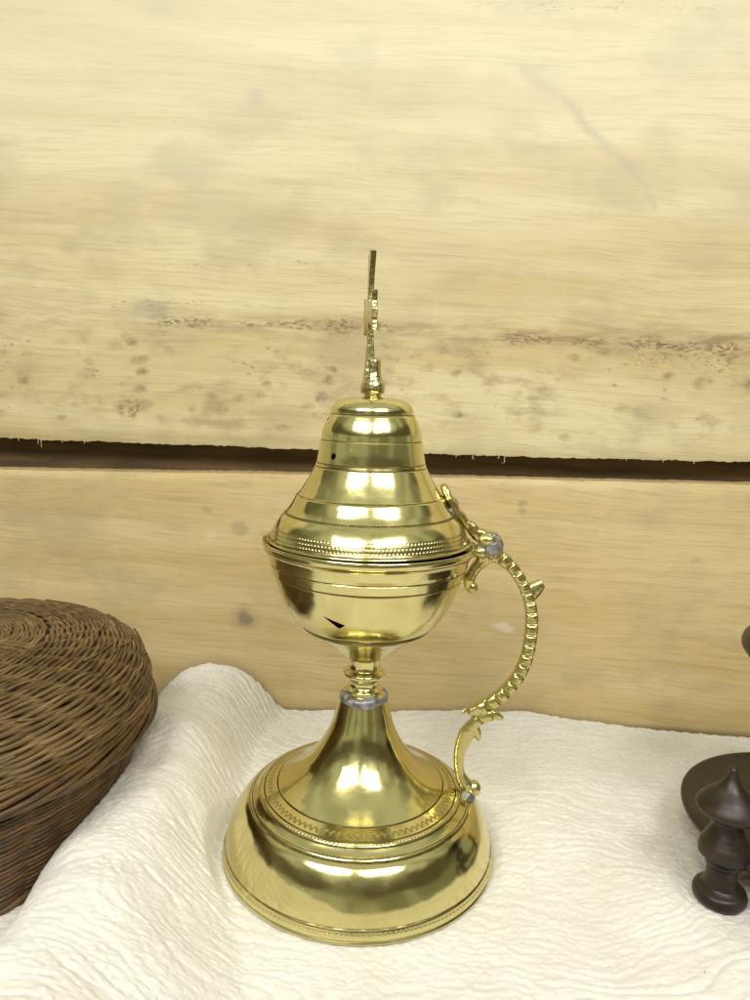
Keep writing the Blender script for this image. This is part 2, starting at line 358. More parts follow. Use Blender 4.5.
# stem
sp = [[(0, 1.20), (.115, 1.205)], [(.115, 1.205), (.135, 1.222), (.136, 1.245), (.118, 1.262)], [(.118, 1.262), (.107, 1.275), (.105, 1.30), (.112, 1.32)], [(.112, 1.32), (.14, 1.335), (.153, 1.358), (.150, 1.378), (.128, 1.392)],
      [(.128, 1.392), (.112, 1.40), (.108, 1.43), (.113, 1.47), (.116, 1.50)], [(.116, 1.50), (0, 1.505)]]
me = fixn(mesh('stem', *lathe(profile(sp), 128), sharp=30)); link('stem', me, 'stem', burner)
# lead collar where stem meets the foot
V, F = lathe(profile([[(.140, 1.168), (.174, 1.166), (.179, 1.183), (.170, 1.208), (.145, 1.220), (.118, 1.222)], [(.118, 1.222), (.14, 1.168)]]), 96)
V = [(x*(1+.015*math.sin(3*math.atan2(y, x)+1)), y*(1+.015*math.sin(3*math.atan2(y, x)+1)),
      z+U*(.004*math.sin(4*math.atan2(y, x))-.075*max(0, math.cos(math.atan2(y, x)+PI/2-.15))**60*(1 if z < 1.19*U else 0))) for x, y, z in V]
link('solder', fixn(mesh('solder', V, F)), 'solder', burner)
# bowl (shell with thickness)
bp = [[(0, 1.475), (.12, 1.478)], [(.12, 1.478), (.17, 1.515), (.257, 1.585), (.36, 1.662), (.437, 1.718)], [(.437, 1.718), (.452, 1.722), (.466, 1.738)], [(.466, 1.738), (.462, 1.747)],
      [(.462, 1.747), (.51, 1.785), (.575, 1.88), (.622, 1.98), (.652, 2.06), (.671, 2.115)], [(.671, 2.115), (.670, 2.126)], [(.670, 2.126), (.681, 2.133)],
      [(.681, 2.133), (.688, 2.165), (.694, 2.19)], [(.694, 2.19), (.690, 2.197)], [(.690, 2.197), (.700, 2.203)], [(.700, 2.203), (.706, 2.235), (.720, 2.275), (.738, 2.297)], [(.738, 2.297), (.738, 2.303)],
      [(.738, 2.303), (.747, 2.315), (.753, 2.333), (.749, 2.350), (.742, 2.355), (.730, 2.347)], [(.730, 2.347), (.69, 2.27), (.66, 2.11), (.60, 1.96), (.50, 1.80), (.30, 1.66), (0, 1.60)]]
bowl = link('bowl', fixn(mesh('bowl', *lathe(profile(bp), 288), sharp=24)), 'bowl', burner)
tri = mesh('t', [(x*U, y*U, z*U) for y in (-.75, -.40) for x, z in ((-.262, 1.935), (-.155, 1.855), (-.180, 1.888), (-.115, 1.868), (-.150, 1.832))],
           [(0, 1, 2), (5, 7, 6), (2, 1, 3), (7, 8, 6), (1, 4, 3), (6, 8, 9), (0, 5, 6, 1), (0, 2, 7, 5), (2, 3, 8, 7), (3, 4, 9, 8), (4, 1, 6, 9)], smooth=False)
# simple notch: a slim triangular prism
tri = mesh('t', [(x*U, y*U, z*U) for y in (-.75, -.50) for x, z in ((-.278, 1.955), (-.128, 1.905), (-.168, 1.872))], [(0, 2, 1), (3, 4, 5), (0, 1, 4, 3), (1, 2, 5, 4), (2, 0, 3, 5)], smooth=False)
to = bpy.data.objects.new('t', fixn(tri)); COL.objects.link(to); cut(bowl, to)
link('bowl_lining', fixn(mesh('bowl_lining', *lathe(profile([[(.69, 2.27), (.645, 2.11), (.585, 1.965), (.48, 1.82), (.28, 1.68), (0, 1.62)], ]), 96))), 'inner_dark', bowl)
# lid
lp = [[(.690, 2.352), (.706, 2.350), (.714, 2.361), (.707, 2.372), (.698, 2.376)], [(.698, 2.376), (.694, 2.382)], [(.694, 2.382), (.677, 2.425), (.657, 2.466), (.629, 2.509), (.600, 2.540)],
      [(.600, 2.540), (.592, 2.550)], [(.592, 2.550), (.580, 2.555)], [(.584, 2.556), (.561, 2.588), (.538, 2.627), (.518, 2.664)], [(.516, 2.666), (.508, 2.674)], [(.508, 2.674), (.498, 2.679)],
      [(.498, 2.679), (.468, 2.725), (.433, 2.783), (.404, 2.838), (.390, 2.866)], [(.390, 2.866), (.384, 2.872)], [(.384, 2.872), (.387, 2.877)], [(.387, 2.877), (.382, 2.892)], [(.382, 2.892), (.376, 2.897)], [(.376, 2.897), (.379, 2.903)],
      [(.379, 2.903), (.366, 2.965), (.358, 3.02), (.355, 3.045)], [(.355, 3.045), (.350, 3.051)], [(.350, 3.051), (.348, 3.056)], [(.348, 3.056), (.343, 3.105), (.323, 3.165), (.296, 3.222)], [(.296, 3.222), (.289, 3.228)], [(.289, 3.228), (.290, 3.235)],
      [(.290, 3.235), (.281, 3.268), (.258, 3.301), (.212, 3.328), (.14, 3.343), (0, 3.349)],]
inner = [(0, 3.31), (.22, 3.295), (.26, 3.22), (.315, 3.05), (.34, 2.9), (.39, 2.78), (.48, 2.64), (.57, 2.53), (.655, 2.42), (.675, 2.36), (.690, 2.352)]
lidpiv = Vector((.73*U, 0, 2.36*U))
lid = link('lid', fixn(mesh('lid', *lathe(profile(lp)+inner[1:] if False else profile(lp)+inner, 288), sharp=24)), 'lid', burner)
def cyl(c, direction, r, L, n=24):
    d = Vector(direction).normalized(); a = d.orthogonal().normalized(); b = d.cross(a); V = []
    for s in (-.5, .5):
        for k in range(n):
            q = 2*PI*k/n; V.append(tuple((Vector(c)+d*L*s+(a*math.cos(q)+b*math.sin(q))*r)*U))
    F = [(k, (k+1) % n, n+(k+1) % n, n+k) for k in range(n)]+[list(range(n))[::-1], [n+k for k in range(n)]]
    return V, F
az = math.radians(-90-41)
for ang, hz, hr, rr in ((-90-42, 2.955, .36, .022), (-90-75, 3.19, .31, .016)):
    a = math.radians(ang); V, F = cyl((hr*math.cos(a), hr*math.sin(a), hz), (math.cos(a), math.sin(a), .15), rr, .14)
    co = bpy.data.objects.new('t', fixn(mesh('t', V, F, smooth=False))); COL.objects.link(co); cut(lid, co)
link('lid_lining', fixn(mesh('lid_lining', *lathe([(.67, 2.365), (.64, 2.42), (.555, 2.52), (.465, 2.63), (.375, 2.77), (.325, 2.9), (.30, 3.05), (.25, 3.2), (.2, 3.28), (0, 3.3)], 96))), 'inner_dark', lid)
# cross, seen almost edge on
def cross_outline():
    # half outline (u across, z up); arms flare to two-pointed ends
    H = [(.052, 3.47), (.040, 3.56), (.030, 3.68), (.026, 3.80), (.030, 3.835), (.10, 3.845), (.19, 3.81), (.245, 3.775), (.232, 3.85), (.262, 3.905), (.232, 3.96), (.245, 4.03), (.19, 4.0), (.10, 3.965), (.030, 3.975),
         (.028, 4.02), (.040, 4.12), (.062, 4.22), (.088, 4.30), (.045, 4.288), (.0, 4.322)]
    return H+[(-u, z) for u, z in H[-2::-1]]
O = cross_outline(); n = len(O); V = []; F = []
import bmesh
bm = bmesh.new(); lo = [bm.verts.new((0, u*U, z*U)) for u, z in O]; f = bm.faces.new(lo)
ex = bmesh.ops.extrude_face_region(bm, geom=[f]); vs = [g for g in ex['geom'] if isinstance(g, bmesh.types.BMVert)]
for q in vs: q.co.x += .038*U
for q in bm.verts: q.co.x -= .019*U
bmesh.ops.recalc_face_normals(bm, faces=bm.faces)
bmesh.ops.bevel(bm, geom=[e for e in bm.edges], offset=.008*U, segments=3, affect='EDGES', profile=.6, clamp_overlap=True)
# thicker toward the foot of the shaft, cast waver
for q in bm.verts:
    z = q.co.z/U; k = 1+1.0*max(0, (3.80-z)/.33)**1.3; q.co.x *= k
    q.co.x += U*.003*math.sin(z*9)
cm = bpy.data.meshes.new('cross'); bm.to_mesh(cm); bm.free(); cm.polygons.foreach_set('use_smooth', [True]*len(cm.polygons)); cm.set_sharp_from_angle(angle=math.radians(50))
co = link('cross', cm, 'crossb', lid); co.rotation_euler[2] = math.radians(7.5); co.location = (-.028*U, 0, 0)
V, F = lathe(catmull([(0, 3.345), (.058, 3.346), (.060, 3.368), (.078, 3.372), (.086, 3.40), (.082, 3.435), (.066, 3.47), (.055, 3.52), (.050, 3.60), (0, 3.62)], 5), 48, .035)
link('knob', mesh('knob', V, F), 'crossb', lid)
burner.rotation_euler[1] = math.radians(.22); burner.location = (.024*U, 0, 0)
# tilt lid slightly open about the hinge side
R = Matrix.Translation(lidpiv) @ Matrix.Rotation(math.radians(.7), 4, 'Y') @ Matrix.Translation(-lidpiv)
lid.matrix_local = Matrix.Translation((0, 0, -.007*U)) @ Matrix.Translation(-Vector((.70*U, 0, -2.36*U))) @ Matrix.Rotation(math.radians(-.65), 4, 'Y') @ Matrix.Translation(Vector((.70*U, 0, -2.36*U)))

# handle
def saw(s, p): f = (s/p) % 1.0; return f
def rib_main(s):
    if s < .06: return (0, 0)
    if s < 1.45:
        f = saw(s, .080); k = math.exp(-(min(f, 1-f)/.13)**2); return (.001-.005*k, .003-.020*k)
    f = saw(s-1.45, .16); k = math.exp(-(min(f, 1-f)/.09)**2); return (-.022*k+.010, -.022*k+.008)
A1 = [(.80, 2.262), (.90, 2.272), (.98, 2.240), (1.071, 2.156), (1.159, 2.012), (1.203, 1.873), (1.213, 1.716), (1.196, 1.535), (1.140, 1.373), (1.048, 1.245), (.930, 1.152), (.83, 1.105), (.745, 1.092)]
h1 = sweep(A1, [.05, .052, .043, .041, .042, .045, .045, .045, .046, .047, .050, .048, .012], [.055, .055, .045, .045, .045, .045, .045, .045, .045, .045, .045, .04, .012], 560, 24, rib_main, 3.2)
def rib_b(s):
    if s < .20: f = saw(s, .095); k = math.exp(-((f-.95)/.12)**2); return (.0, -.018*k)
    return (0, 0)
A2 = [(1.050, 1.045), (.99, 1.068), (.925, 1.060), (.86, 1.018), (.80, .93), (.758, .82), (.745, .72), (.755, .62), (.79, .54), (.83, .495), (.865, .475)]
h2 = sweep(A2, [.014, .046, .046, .042, .056, .050, .040, .036, .038, .048, .04], [.012, .035, .04, .04, .04, .037, .035, .035, .038, .05, .045], 260, 20, rib_b, 2.8)
bulb = blob_mesh((.868, 0, .485), (.055, .055, .06), 28, 16)
leaf = sweep([(.795, .985), (.845, .955), (.878, .895), (.885, .868)], [.03, .045, .034, .010], [.03, .036, .03, .014], 40, 16, None, 2.4)
spur = sweep([(1.155, 1.965), (1.20, 2.015), (1.245, 2.060), (1.268, 2.080)], [.058, .060, .055, .034], [.04, .040, .038, .030], 50, 16, lambda s: (0, 0), 2.4)
tail = sweep([(.93, 2.265), (.86, 2.245), (.80, 2.19), (.757, 2.12), (.742, 2.06), (.752, 2.02)], [.04, .045, .042, .038, .042, .03], [.05, .05, .045, .042, .045, .03], 90, 20, None, 2.4)
tb = blob_mesh((.768, 0, 2.030), (.045, .045, .045), 24, 14)
handle = link('handle', fixn(mesh('handle', *join(h1, h2, bulb, leaf, spur, tail, tb), sharp=55)), 'cast', burner); handle.location = (-.022*U, 0, 0)
V, F = blob_mesh((.822, -.01, .425), (.062, .06, .062), 32, 20, .05, 9); link('solder', mesh('solder', V, F), 'solder', handle)
# hinge: strap on the lid, knuckle disc, rivet
strap = sweep([(.560, 2.745), (.592, 2.690), (.640, 2.612), (.700, 2.535), (.765, 2.468), (.83, 2.415), (.885, 2.385)], [.024, .034, .030, .030, .038, .05, .05], [.06, .085, .07, .055, .045, .045, .045], 140, 20, lambda s: (.006*math.sin(s*60), 0), 2.6)
lump = blob_mesh((.885, -.022, 2.392), (.068, .058, .048), 26, 14, .03, 4); l2 = blob_mesh((.565, 0, 2.745), (.028, .04, .03), 20, 12)
hinge = link('hinge', fixn(mesh('hinge', *join(strap, lump, l2), sharp=60)), 'cast', burner); hinge.location = (-.052*U, 0, -.005*U)
V, F = cyl((.912, 0, 2.352), (.12, 1, .0), .088, .12, 48)
me = mesh('knuckle', V, F); bm = bmesh.new(); bm.from_mesh(me); bmesh.ops.bevel(bm, geom=[e for e in bm.edges if abs(e.calc_face_angle(0)) > 1], offset=.012*U, segments=3, affect='EDGES'); bm.to_mesh(me); bm.free()
me.polygons.foreach_set('use_smooth', [True]*len(me.polygons)); me.set_sharp_from_angle(angle=math.radians(28)); link('knuckle', me, 'steel', hinge)
V, F = join(blob_mesh((.918, -.060, 2.338), (.046, .012, .046), 28, 12, .03, 2)); link('rivet', mesh('rivet', V, F), 'solder', hinge)
link('solder', mesh('solder', *blob_mesh((.632, -.015, 2.56), (.042, .05, .12), 28, 18, .05, 12)), 'solder', hinge)
link('bracket', fixn(mesh('bracket', *join(blob_mesh((.79, 0, 2.295), (.075, .07, .052), 28, 16, .03, 8), blob_mesh((.885, 0, 2.285), (.075, .06, .055), 28, 16, .02, 3)))), 'cast', burner)

# ------------------------------------------------------------------ noise for geometry
def vnoise(x, y, seed=0):
    xi = np.floor(x).astype(int); yi = np.floor(y).astype(int); fx = x-xi; fy = y-yi
    fx = fx*fx*(3-2*fx); fy = fy*fy*(3-2*fy)
    def h(a, b):
        n = (a*374761393+b*668265263+seed*1442695041) & 0xffffffff; n = ((n ^ (n >> 13))*1274126177) & 0xffffffff
        return ((n ^ (n >> 16)) & 0xffff)/65535.
    return (h(xi, yi)*(1-fx)+h(xi+1, yi)*fx)*(1-fy)+(h(xi, yi+1)*(1-fx)+h(xi+1, yi+1)*fx)*fy
def fbm(x, y, o=3, seed=0):
    s = 0; a = 1; t_ = 0
    for i in range(o): s = s+a*vnoise(x*2**i, y*2**i, seed+i*17); t_ += a; a *= .5
    return s/t_
def sstep(a, b, x): t_ = np.clip((x-a)/(b-a), 0, 1); return t_*t_*(3-2*t_)

# ------------------------------------------------------------------ WALL (two boards on a dark backing)
W0, WS = 2.2, .05
wall = empty('plank_wall', (0, W0, 0), 'pale rough sawn plank wall of two wide horizontal boards with a dark gap', 'wall')
wall.rotation_euler[2] = -math.atan(WS)
cw = math.cos(math.atan(WS))
def board(name, mat, x0, x1, zlo, zhi, th, nx=700, nz=60, seed=3):
    X = np.linspace(x0, x1, nx); lo = zlo(X); hi = zhi(X); V = []; F = []
    T = np.linspace(0, 1, nz)
    G, K = np.meshgrid(X, T); Z = lo[None, :]*(1-K)+hi[None, :]*K
    Y = -.0+ .010*(fbm(G*.5, Z*2.2, 3, seed)-.5)*2+.0025*(vnoise(G*2, Z*24, seed+5)-.5)
    e = np.minimum(K*(hi-lo)[None, :], (1-K)*(hi-lo)[None, :]); Y = Y+.03*np.exp(-e/.02)          # eased edges
    V = np.stack([G, Y, Z], -1).reshape(-1, 3)*U
    B = np.stack([np.tile(X, 2), np.full(2*nx, th), np.r_[lo, hi]], -1)*U; V = np.vstack([V, B]); o = nx*nz
    for j in range(nz-1):
        for i in range(nx-1): a = j*nx+i; F.append((a, a+1, a+nx+1, a+nx))
    for i in range(nx-1):
        F.append((i, o+i, o+i+1, i+1)); a = (nz-1)*nx+i; F.append((a, a+1, o+nx+i+1, o+nx+i)); F.append((o+i, o+nx+i, o+nx+i+1, o+i+1))
    me = fixn(mesh(name, V, F, sharp=40)); return link(name, me, mat, wall)
ragged = lambda X, s: .018*(fbm(X*3, X*0+s, 4, s)-.5)+.014*(vnoise(X*28, X*0, s+3)-.5)
up_lo = lambda X: np.interp(X, [-6, -3.85, 0, 1.9, 3.75, 6], [2.79, 2.795, 2.795, 2.803, 2.833, 2.87])+ragged(X, 5)
b1 = board('plank', 'wood_up', -7, 7, up_lo, lambda X: X*0+9.2, .30, 900, 90, 3); b1['label'] = 'upper pale board with mildew specks'
low_hi = lambda X: np.interp(X, [-6, -3.85, -.6, 3.75, 6], [2.415, 2.462, 2.536, 2.606, 2.65])+ragged(X, 9)*.5
b2 = board('plank', 'wood_low', -7, 7, lambda X: X*0-.06, low_hi, .30, 700, 50, 8); b2['label'] = 'lower tan board with a dark knot'
def boxm(x0, x1, y0, y1, z0, z1):
    V = [(x*U, y*U, z*U) for z in (z0, z1) for y in (y0, y1) for x in (x0, x1)]
    return V, [(0, 2, 3, 1), (4, 5, 7, 6), (0, 1, 5, 4), (2, 6, 7, 3), (0, 4, 6, 2), (1, 3, 7, 5)]
link('backing_board', mesh('backing_board', *boxm(-7, 7, .305, .5, -.06, 9.2), smooth=False), 'back', wall)
# splinters hanging from the sawn edge
spl = []
for x, L, bend in [(-3.42, .11, .25), (-3.44, .06, -.5), (-3.2, .03, .8), (-3.66, .035, .7), (-2.95, .03, -.8), (1.02, .06, .9), (1.36, .10, -.5), (1.30, .04, -.9), (.86, .03, .7), (2.9, .035, .5), (-.42, .03, .7), (2.55, .02, -.6), (3.2, .03, .8)]:
    z0 = float(up_lo(np.array([x]))[0])
    L *= .7
    spl.append(sweep([(x, z0+.01), (x+bend*L*.4, z0-L*.35), (x+bend*L*.2, z0-L*.75), (x+bend*L*.9, z0-L)], [.0035, .0035, .003, .001], [.0035, .0035, .003, .001], 16, 6, None, 2, y0=.01))
for q in spl: link('splinter', mesh('splinter', *q), 'wood_up', b1)

# ------------------------------------------------------------------ TABLE
tb_ = link('table_top', mesh('table_top', *boxm(-8, 8, -5.2, 2.9, -.45, -.062), smooth=False), 'table'); tb_['kind'] = 'structure'

# ------------------------------------------------------------------ CLOTH
nx, ny = 1150, 900
xs = np.linspace(-6.2, 5.4, nx); ys = np.linspace(-3.6, 1, ny)          # second axis 0..: remapped to reach the hem
GX, GY = np.meshgrid(xs, ys)
hem = np.interp(xs, [-7, -3.9, -.9, .4, 2, 4, 6], [2.2, 2.2, 2.19, 2.13, 2.05, 1.94, 1.85])+.016*(fbm(xs*2.2, xs*0, 3, 4)-.5)*2+.01*(vnoise(xs*11, xs*0+2, 7)-.5)
GY = -3.6+(GY+3.6)/4.6*(hem[None, :]+3.6)
def cloth_h(X, Y):
    # long soft fold right of the basket
    rx = np.interp(Y, [-3.6, -2, -1.2, -.3, .6, 1.5, 2.2], [-1.72, -1.66, -1.60, -1.56, -1.60, -1.58, -1.52])+.03*np.sin(Y*3.1)
    hgt = np.interp(Y, [-3.6, -2, -1, 0, 1.2, 2.2], [.48, .52, .52, .51, .52, .51])+.03*np.sin(Y*2.3+1)
    rw = np.interp(Y, [-3.6, -1.4, -.3, .6, 1.5, 2.2], [1.45, 1.05, .74, .62, .64, .70]); lw = np.interp(Y, [-3.6, -1.2, .4, 2.2], [.60, .52, .62, .75])
    d = X-rx; q = np.clip(d/rw, 0, 1); right = (1-q**2.2)**1.7; q = np.clip(-d/lw, 0, 1); left = (1-q**2.6)**1.2
    h = hgt*np.where(d > 0, right, left)
    h = h*(1+.16*(fbm(X*2.1, Y*2.6, 2, 51)-.5)*2)+.05*(fbm(X*3.2+.5*Y, Y*1.6, 2, 57)-.5)*np.clip(h/.3, 0, 1)
    # low rises
    h = h+.055*np.exp(-((X-1.9-.45*(Y-1))/.55)**2)*sstep(-1.5, .5, Y)
    h = h+.07*np.exp(-((X-1.95+.55*(Y+.3))/.42)**2)*sstep(.9, -.6, Y)
    h = h+.10*np.exp(-((X-2.55+.7*(Y+1.2))/.5)**2)*sstep(-.1, -1.2, Y)*.6
    h = h+.05*(fbm(X*.9+3, Y*.9, 2, 21)-.5)*sstep(.9, 1.4, np.hypot(X, Y))
    # ruck against the wall
    hw = np.interp(X, [-.9, -.4, .5, 1.4, 1.75, 2.2, 3, 4], [.02, .03, .07, .12, .13, .04, .02, .0])
    dist = hem[None, :]-Y if Y.ndim == 2 else 0
    h = h+hw*np.exp(-dist/.28)
    return h
Hh = cloth_h(GX, GY)
flat = np.minimum(sstep(1.0, 1.12, np.hypot(GX, GY)), sstep(.17, .34, np.hypot(GX-2.53, GY+.47)))                        # pressed flat under the foot
bx, by = -3.13, .04
underb = sstep(1.22, 1.34, np.hypot(GX-bx, GY-by))
wp = fbm(GX*.8, GY*1.1, 3, 31)*.75+fbm(GX*2.6, GY*3., 2, 35)*.24
dirv = GY+.07*GX+wp-.22*np.exp(-((GX+1.5)/.5)**2)+.10*np.sin(GX*1.3)
cr = 0
for per, amp, sd in ((.094, 1., 1), (.061, .55, 2), (.15, .55, 3)):
    ph = 2*PI*dirv/per+2.2*fbm(GX*1.8+sd*9, GY*5, 2, 40+sd)*PI
    cr = cr+amp*(np.abs(np.sin(ph/2))**.8-.5)*sstep(.18, .72, fbm(GX*1.3+sd*5, GY*3.2, 2, 60+sd))
crA = .0150*(.35+1.1*fbm(GX*.7, GY*.7, 2, 77))
fz = (fbm(GX*13, GY*26, 2, 3)-.5)*.016*(.4+fbm(GX*1.1, GY*1.1, 2, 91))+(vnoise(GX*42, GY*55, 5)-.5)*.0080+(vnoise(GX*85, GY*85, 9)-.5)*.0065
Z = Hh*(.0+flat)*underb+(cr*crA)*(.25+.75*flat)+fz
Z = np.maximum(Z, -.035)+.0
Z = Z-.012
V = np.stack([GX, GY, Z], -1).reshape(-1, 3)*U
ii = np.arange(nx*ny).reshape(ny, nx); Fq = np.stack([ii[:-1, :-1], ii[:-1, 1:], ii[1:, 1:], ii[1:, :-1]], -1).reshape(-1, 4)
me = bpy.data.meshes.new('gauze_cloth'); me.vertices.add(len(V)); me.vertices.foreach_set('co', V.ravel())
me.loops.add(Fq.size); me.loops.foreach_set('vertex_index', Fq.ravel().astype(np.int32)); me.polygons.add(len(Fq))
me.polygons.foreach_set('loop_start', np.arange(0, Fq.size, 4, dtype=np.int32)); me.polygons.foreach_set('use_smooth', np.ones(len(Fq), bool)); me.update(); me.validate()
cl = link('gauze_cloth', me, 'cloth'); cl['label'] = 'cream crinkled gauze cloth laid on the table with a raised fold'; cl['category'] = 'cloth'
sm_ = cl.modifiers.new('thickness', 'SOLIDIFY'); sm_.thickness = .012*U; sm_.offset = -1

# ------------------------------------------------------------------ BASKET
basket = empty('wicker_basket', (bx, by, -.005), 'round brown wicker basket with woven domed lid beside the cloth fold', 'basket', rz=.35)
def ringrow(rf, zf, nrm, K, a, rad, rad2, seed, seg=None, phase=0.):
    """one twined row: two strands turning round each other between the stakes"""
    seg = seg or max(160, int(K*11)); V = []; F = []
    R_ = np.random.default_rng(seed); w1, w2 = R_.random(2)*6
    th = np.linspace(0, 2*PI, seg, endpoint=False)
    nr, nz_ = nrm; tr, tz = -nz_, nr
    for s in (0, 1):
        ph = K*th/2*1.0+PI*s+phase; j = .0035*np.sin(th*5+w1)+.0025*np.sin(th*11+w2)+.002*np.sin(th*23+w1*2)
        on = a*np.cos(ph)+j*.6; ot = a*.75*np.sin(ph)+j
        r = rf+nr*on+tr*ot; z = zf+nz_*on+tz*ot
        sec = 5
        for i in range(seg):
            for k in range(sec):
                q = 2*PI*k/sec; cn = rad*math.cos(q); ct = rad2*math.sin(q)
                rr = r[i]+nr*cn+tr*ct; V.append((rr*math.cos(th[i])*U, rr*math.sin(th[i])*U, (z[i]+nz_*cn+tz*ct)*U))
        o = s*seg*sec
        for i in range(seg):
            i2 = (i+1) % seg
            for k in range(sec): k2 = (k+1) % sec; F.append((o+i*sec+k, o+i2*sec+k, o+i2*sec+k2, o+i*sec+k2))
    return V, F
def weave(prof, spacing, K, a, rad, rad2, seed=0, even=True, skip=0.):
    P = catmull(prof, 30); sg = np.r_[0, np.cumsum(np.linalg.norm(np.diff(P, axis=0), axis=1))]
    out = []; s = skip; i = 0
    while s < sg[-1]:
        r = np.interp(s, sg, P[:, 0]); z = np.interp(s, sg, P[:, 1]); r2 = np.interp(s+.01, sg, P[:, 0]); z2 = np.interp(s+.01, sg, P[:, 1])
        T = np.array([r2-r, z2-z]); T /= np.linalg.norm(T)+1e-9; nrm = (T[1], -T[0])
        k = K if r > .62 else max(8, K//2)
        out.append(ringrow(r, z, nrm, k, a, rad, rad2, seed+i, phase=(0.0 if even else i*.33)))
        s += spacing*(1+.12*math.sin(i*1.7)); i += 1
    return join(*out)
body_prof = [(1.22, .04), (1.25, .13), (1.31, .36), (1.37, .58), (1.42, .76), (1.44, .86)]
lid_prof = [(1.48, .90), (1.505, 1.0), (1.49, 1.14), (1.43, 1.29), (1.33, 1.37), (1.19, 1.43), (1.0, 1.465), (.76, 1.485)]
top_prof = [(.74, 1.487), (.5, 1.50), (.25, 1.507), (.06, 1.51)]
V, F = weave(body_prof, .038, 34, .013, .0125, .017, 1)
nw = len(F)
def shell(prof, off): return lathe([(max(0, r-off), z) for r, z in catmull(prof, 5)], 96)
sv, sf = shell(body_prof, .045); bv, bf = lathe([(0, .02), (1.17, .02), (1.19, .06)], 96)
stk = []
for k in range(34):
    th = 2*PI*(k+.5)/34; P = catmull(body_prof, 3); vv = []; ff = []
    for i, (r, z) in enumerate(P):
        for s, o in ((-.030, -.012), (.030, -.012), (.030, -.032), (-.030, -.032)):
            rr = r+o; vv.append(((rr*math.cos(th)-s*math.sin(th))*U, (rr*math.sin(th)+s*math.cos(th))*U, z*U))
    for i in range(len(P)-1):
        for q in range(4): ff.append((i*4+q, i*4+(q+1) % 4, i*4+4+(q+1) % 4, i*4+4+q))
    stk.append((vv, ff))
V2, F2 = join((V, F), *stk); nl = len(F2); V3, F3 = join((V2, F2), (sv, sf), (bv, bf))
bbody = link('body', mesh('body', V3, F3, mi=[0]*nl+[1]*(len(F3)-nl)), ['wick', 'wdark'], basket)
def rope(rf, zf, strands, a, turns, rad, seed=0, seg=720):
    out = []
    R_ = np.random.default_rng(seed)
    for s in range(strands):
        V = []; F = []; w = R_.random()*6; rd = rad*(.85+.3*R_.random())
        for i in range(seg):
            th = 2*PI*i/seg; ph = turns*th+2*PI*s/strands; on = a*math.cos(ph)*.55+.004*math.sin(th*9+w); ot = a*math.sin(ph)+.006*math.sin(th*4+w)
            r = rf+on; z = zf+ot
            for k in range(7):
                q = 2*PI*k/7; rr = r+rd*math.cos(q); V.append((rr*math.cos(th)*U, rr*math.sin(th)*U, (z+rd*math.sin(q))*U))
        for i in range(seg):
            for k in range(7): k2 = (k+1) % 7; i2 = (i+1) % seg; F.append((i*7+k, i2*7+k, i2*7+k2, i*7+k2))
        out.append((V, F))
    return join(*out)
link('rim', mesh('rim', *join(rope(1.455, .82, 5, .038, 6, .018, 3), rope(1.225, .035, 4, .03, 12, .022, 8))), 'wick', bbody)
V, F = join(weave(lid_prof, .0365, 34, .013, .0125, .0165, 200, even=False), weave(top_prof, .026, 28, .006, .010, .014, 400, even=False))
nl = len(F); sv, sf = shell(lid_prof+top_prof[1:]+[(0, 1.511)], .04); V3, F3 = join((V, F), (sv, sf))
blid = link('lid', mesh('lid', V3, F3, mi=[0]*nl+[1]*(len(F3)-nl)), ['wicklid', 'wdark'], basket)
link('rim', mesh('rim', *join(rope(1.515, .885, 7, .058, 5, .019, 5), rope(1.515, .945, 4, .025, 8, .015, 6))), 'wick', blid)
for k in range(6):         # flat split spokes over the crown of the lid
    th = 2*PI*k/6-.50; ln = (.80, .66, .74, .82, .7, .76)[k]
    for g in (-1, 0, 1):
        vv = []; ff = []; n = 16
        for i in range(n):
            f = i/(n-1); r = .03+(ln-.05*abs(g))*f; z = 1.527-.028*f*f+(-.02 if i == n-1 else 0); w = .022
            off = g*.047*(1+.2*f)
            for s, o in ((-w, 0), (w, 0), (w*.9, -.014), (-w*.9, -.014)):
                a_ = off+s; vv.append(((r*math.cos(th)-a_*math.sin(th))*U, (r*math.sin(th)+a_*math.cos(th))*U, (z+o+(.004 if abs(s) < w else 0))*U))
        for i in range(n-1):
            for q in range(4): ff.append((i*4+q, i*4+(q+1) % 4, i*4+4+(q+1) % 4, i*4+4+q))
        ff += [(0, 1, 2, 3), (n*4-1, n*4-2, n*4-3, n*4-4)]
        if g == -1: acc = (vv, ff)
        else: acc = join(acc, (vv, ff))
    link('spoke', fixn(mesh('spoke', *acc, smooth=False)), 'wicklid', blid)

stray = []
RR = random.Random(4)
P_ = catmull(lid_prof, 30); sg_ = np.r_[0, np.cumsum(np.linalg.norm(np.diff(P_, axis=0), axis=1))]
for k in range(40):
    th0 = RR.uniform(0, 2*PI); s0 = RR.uniform(.08, .75)*sg_[-1]; ln = RR.uniform(.12, .5); ds = RR.uniform(-.09, .09); lift = RR.uniform(.0, .02); vv = []; ff = []; n = 18; rd = RR.uniform(.008, .012)
    for i in range(n):
        f = i/(n-1); s1 = min(max(s0+ds*f, 0), sg_[-1]); r_ = np.interp(s1, sg_, P_[:, 0]); z_ = np.interp(s1, sg_, P_[:, 1]); th = th0+ln*f/r_
        out_ = .022+lift*f*f; r_ += out_*.6; z_ += out_*.7
        for q in range(6):
            a = 2*PI*q/6; r2 = r_+rd*math.cos(a); vv.append((r2*math.cos(th)*U, r2*math.sin(th)*U, (z_+rd*math.sin(a))*U))
    for i in range(n-1):
        for q in range(6): ff.append((i*6+q, i*6+(q+1) % 6, i*6+6+(q+1) % 6, i*6+6+q))
    ff += [list(range(6))[::-1], [(n-1)*6+q for q in range(6)]]; link('loose_cane', fixn(mesh('loose_cane', vv, ff)), 'wicklid', blid)

